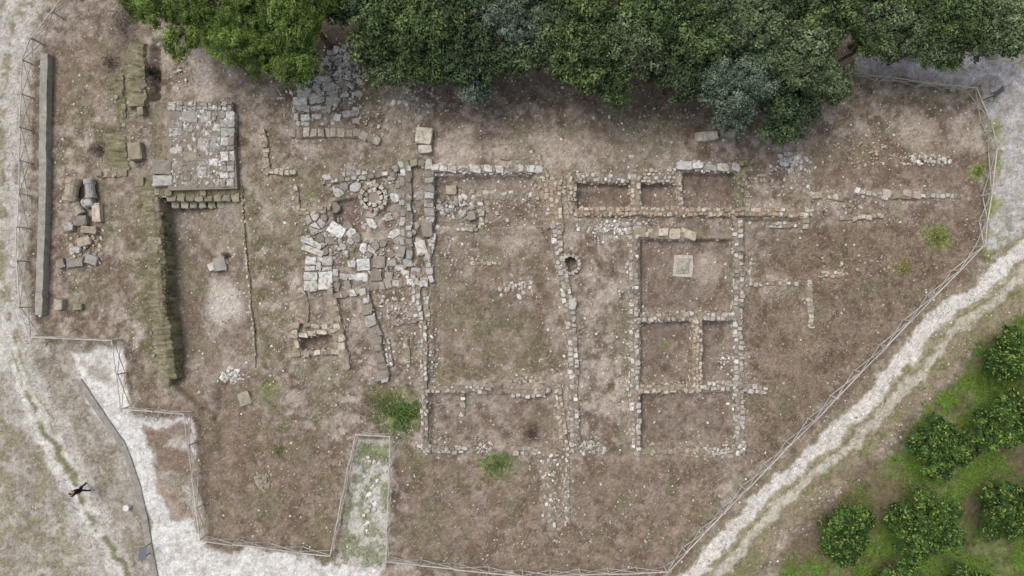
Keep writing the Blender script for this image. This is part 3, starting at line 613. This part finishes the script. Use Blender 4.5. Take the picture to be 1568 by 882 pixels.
def shrub(px,py,rpx,h,cols,name,k=900,L=.07,Wd=.03):
    acc=Acc(); cx,cy=W(px,py); R=rpx/S; lc=np.array([lin(c) for c in cols])
    a=rng.uniform(0,6.28,k); r=rng.random(k)**.8*R*(1+.35*np.sin(a*3+px)+.25*np.sin(a*7+py)); x=cx+r*np.cos(a); y=cy+r*np.sin(a)
    z=gz(x,y)+h*rng.random(k)*np.sqrt(np.clip(1-(r/R/1.3)**2,0,1))+.02
    leaves(acc,np.column_stack([x,y,z]),dome(k,.0)+np.array([0,0,.5]),L,Wd,lc[rng.integers(0,len(lc),k)]*rng.uniform(.6,1.25,(k,1))); return acc.build(name,M_leaf)
shrub(616,632,23,.4,[(106,134,70),(120,144,80),(94,118,64)],'green_shrub',1400); shrub(585,622,26,.12,[(114,124,80),(128,130,92)],'weeds',700); shrub(760,712,20,.15,[(112,134,76),(100,120,70),(132,132,92)],'weeds',420)
shrub(1437,365,18,.2,[(140,152,82),(150,158,94),(122,132,76)],'weeds',420); shrub(1500,262,10,.15,[(126,144,74)],'weeds',120); shrub(1385,412,12,.12,[(140,136,80)],'weeds',90); shrub(425,690,12,.08,[(118,126,78)],'weeds',90)
shrub(230,110,9,.3,[(70,74,50)],'weeds',200)
for q in [(170,98,12),(150,230,12),(815,664,10),(340,392,7)]: shrub(*q,.18,[(110,97,86),(130,116,102),(86,76,68)],'dead_bush',260,.10,.010)
acc=Acc()
for i in range(160):
    x,y=W(192+random.gauss(0,9),38+random.gauss(0,20)); a=random.uniform(0,6.28); l=random.uniform(.3,.9); g=float(gz(x,y)); z=g+random.random()*.4
    beam(acc,(x,y,z),(x+l*math.cos(a),y+l*math.sin(a),z+random.uniform(-.1,.2)),.02,.008,lin((140,126,118)),4)
acc.build('branch_pile',M_bark)
def blades(name,n,dens,cols,L,Wd,tilt,mat,box=(-31,31.5,-17.8,17.5)):
    x=rng.uniform(box[0],box[1],n); y=rng.uniform(box[2],box[3],n); k=rng.random(n)<gm(dens,x,y); x,y=x[k],y[k]; n=len(x)
    if n==0: return
    a=rng.uniform(0,6.28,n); el=rng.uniform(0,tilt,n); l=L*rng.uniform(.5,1.4,n); d=np.column_stack([np.cos(a)*np.cos(el),np.sin(a)*np.cos(el),np.sin(el)]); p=np.column_stack([x,y,gz(x,y)+.01+rng.random(n)*.04])
    s=np.column_stack([-np.sin(a),np.cos(a),np.zeros(n)])*Wd; V=np.stack([p-s,p+s,p+d*l[:,None]],1); lc=np.array([lin(c) for c in cols])
    acc=Acc(); acc.batch(V,np.array([[0,1,2]]),lc[rng.integers(0,len(lc),n)]*rng.uniform(.7,1.2,(n,1))); acc.build(name,mat)
path=np.clip(chalk+roadR,0,1)
wz=m_poly([(1145,430),(1240,340),(1330,340),(1500,320),(1500,385),(1290,590),(1160,720),(1140,700)],50,30)
blades('dry_brushwood',110000,np.clip((wz*.9+brown*.25+.12*ss(n5,.45,.6))*(1-path)*(1-green),0,1),[(150,133,112),(122,104,88),(174,158,137),(96,82,70)],.3,.012,.3,M_wood)
gr=np.clip(green*ss(n2,.38,.56)*(1-m_line(RT,60,20)),0,1)
blades('green_grass',150000,gr,[(110,142,58),(98,124,52),(130,154,70),(94,112,58)],.15,.02,1.1,M_leaf,(12,40,-22,2))
lowg=np.clip(sum(m_poly(p,30,20)*a for p,a in gz_)*ss(n4,.4,.58)+.18*ss(n4,.5,.6)+.25*left*ss(n4,.48,.6)+cor*ss(n4,.47,.56),0,1)*(1-path)
blades('low_grass',150000,lowg*.8,[(120,117,86),(108,112,76),(138,131,102),(102,103,76)],.1,.014,.9,M_leaf)
# ---------------------------------------------------------------- person
fx,fy=W(136,745); g=float(gz(fx,fy)); par=empty('walking_person',(fx,fy,g))
def skin(name,vs,es,rs,cf,sub=2,root=0):
    me=bpy.data.meshes.new(name); me.from_pydata(vs,es,[]); ob=bpy.data.objects.new(name,me); sc.collection.objects.link(ob)
    sk=ob.modifiers.new('s','SKIN')
    for i,r in enumerate(rs):
        d=me.skin_vertices[0].data[i]; rr_=r if isinstance(r,tuple) else (r,r); d.radius=rr_; d.use_root=(i==root)
    sk.use_smooth_shade=True; sb=ob.modifiers.new('u','SUBSURF'); sb.levels=sub; sb.render_levels=sub
    dg=bpy.context.evaluated_depsgraph_get(); m2=bpy.data.meshes.new_from_object(ob.evaluated_get(dg))
    at=m2.color_attributes.new('Col','FLOAT_COLOR','POINT')
    for i,v in enumerate(m2.vertices): at.data[i].color=(*cf(v.co),1)
    m2.materials.clear(); m2.materials.append(M_cloth); ob.modifiers.clear(); ob.data=m2; ob.parent=par
    return ob
SK=lin((176,138,118)); BLK=lin((34,34,38)); NAV=lin((46,50,62)); SH=lin((60,54,50)); HAIR=lin((40,32,28))
vs=[(0,0,.95),(0,.02,1.12),(0,.03,1.3),(0,.03,1.45),(0,.05,1.53),(0,.07,1.6),
 (.1,0,.9),(.11,.16,.5),(.11,.2,.09),(.11,.34,.05),(-.1,0,.9),(-.11,.04,.5),(-.11,-.26,.14),(-.11,-.14,.04),
 (.19,.03,1.42),(.25,-.06,1.16),(.24,.06,.93),(.24,.09,.87),(-.19,.03,1.42),(-.24,.1,1.16),(-.22,.3,1.0),(-.22,.36,.97)]
es=[(0,1),(1,2),(2,3),(3,4),(4,5),(0,6),(6,7),(7,8),(8,9),(0,10),(10,11),(11,12),(12,13),(3,14),(14,15),(15,16),(16,17),(3,18),(18,19),(19,20),(20,21)]
rs=[(.17,.12),(.15,.11),(.18,.13),(.15,.1),.055,.055,.105,.07,.048,.04,.105,.07,.048,.04,.075,.052,.038,.03,.075,.052,.038,.03]
def cf(c):
    if c.z>1.5: return SK
    if abs(c.x)>.2 and c.z<.92 and c.z>.8: return SK
    if c.z<.1: return SH
    return NAV if c.z<.95 and abs(c.x)<.2 else BLK
skin('body',vs,es,rs,cf)
hv=[(0,.07,1.6),(0,.08,1.66),(0,.08,1.73),(0,.19,1.665)]
skin('head',hv,[(0,1),(1,2),(1,3)],[.055,(.078,.09),(.07,.085),.012],lambda c: HAIR if (c.z>1.7 or c.y<.06) else SK)
for sx,y0,z0 in ((.24,.09,.87),(-.22,.36,.97)):
    vs=[(sx,y0,z0),(sx,y0+.03,z0-.05)];es=[(0,1)];rs=[(.02,.032),(.016,.036)]
    for i,(o,l) in enumerate(((-.03,.06),(-.01,.075),(.01,.07),(.03,.055))):
        b=len(vs); vs+=[(sx,y0+.03+o,z0-.08),(sx,y0+.04+o,z0-.08-l*.6),(sx*.97,y0+.05+o,z0-.08-l)]; es+=[(1,b),(b,b+1),(b+1,b+2)]; rs+=[.009,.009,.007]
    b=len(vs); vs+=[(sx*.93,y0+.05,z0-.03),(sx*.9,y0+.08,z0-.07)]; es+=[(0,b),(b,b+1)]; rs+=[.011,.009]
    skin('hand',vs,es,rs,lambda c:SK,1)
par.rotation_euler=(0,0,math.radians(60))
# ---------------------------------------------------------------- signs
def sign(px,py,rot,c,name):
    x,y=W(px,py); g=float(gz(x,y)); e=empty(name,(x,y,g)); A1=Acc(); ca,sa=math.cos(rot),math.sin(rot)
    for s in (-.3,.3): beam(A1,(x+s*ca,y+s*sa,g-.1),(x+s*ca,y+s*sa,g+.95),.035,.035,lin((120,110,96)))
    A1.build('posts',M_wood,False,e); A2=Acc(); V=[]
    for zz,oo in ((.8,-.16),(1.05,.16)):
        for s in (-.4,.4):
            for t in (0,.03): V.append((x+s*ca-oo*sa,y+s*sa+oo*ca,g+zz+t))
    A2.add(V,[(0,1,3,2),(4,6,7,5),(0,4,5,1),(2,3,7,6),(1,5,7,3),(0,2,6,4)],lin(c)); A2.build('panel',M_paint,False,e)
sign(232,838,1.5,(132,138,144),'information_sign'); sign(1512,148,.7,(90,92,94),'information_sign')
acc=Acc(); x,y=W(197,776); g=float(gz(x,y)); beam(acc,(x,y,g-.1),(x,y,g+.28),.16,.18,lin((215,213,208)),10); beam(acc,(x,y,g+.28),(x,y,g+.32),.2,.18,lin((225,224,220)),10); acc.build('stone_bollard',M_conc)
# ---------------------------------------------------------------- light & camera
wd=bpy.data.worlds.new('World'); sc.world=wd; wd.use_nodes=True; nt=wd.node_tree; bg=nt.nodes['Background']
sk=nt.nodes.new('ShaderNodeTexSky'); sk.sky_type='NISHITA'; sk.sun_disc=False; sk.sun_elevation=math.radians(62); sk.sun_rotation=math.radians(-50); sk.dust_density=4; sk.air_density=1
hs=nt.nodes.new('ShaderNodeHueSaturation'); hs.inputs['Saturation'].default_value=.45
nt.links.new(sk.outputs[0],hs.inputs['Color']); nt.links.new(hs.outputs[0],bg.inputs['Color']); bg.inputs['Strength'].default_value=.145
sd=bpy.data.lights.new('sun','SUN'); sd.energy=1.4; sd.angle=math.radians(36); sd.color=(1,.97,.92); so=bpy.data.objects.new('sun',sd); sc.collection.objects.link(so)
az=math.radians(-50); el=math.radians(62); d=Vector((math.sin(az)*math.cos(el),math.cos(az)*math.cos(el),math.sin(el))); so.rotation_euler=d.to_track_quat('Z','Y').to_euler(); so.location=d*60
cd=bpy.data.cameras.new('camera'); cd.sensor_width=36; cd.lens=36*H/62.72; cd.clip_end=2000; co=bpy.data.objects.new('camera',cd); co.location=(0,0,H); sc.collection.objects.link(co); sc.camera=co
sc.view_settings.view_transform='Standard'; sc.view_settings.look='None'; sc.view_settings.exposure=0
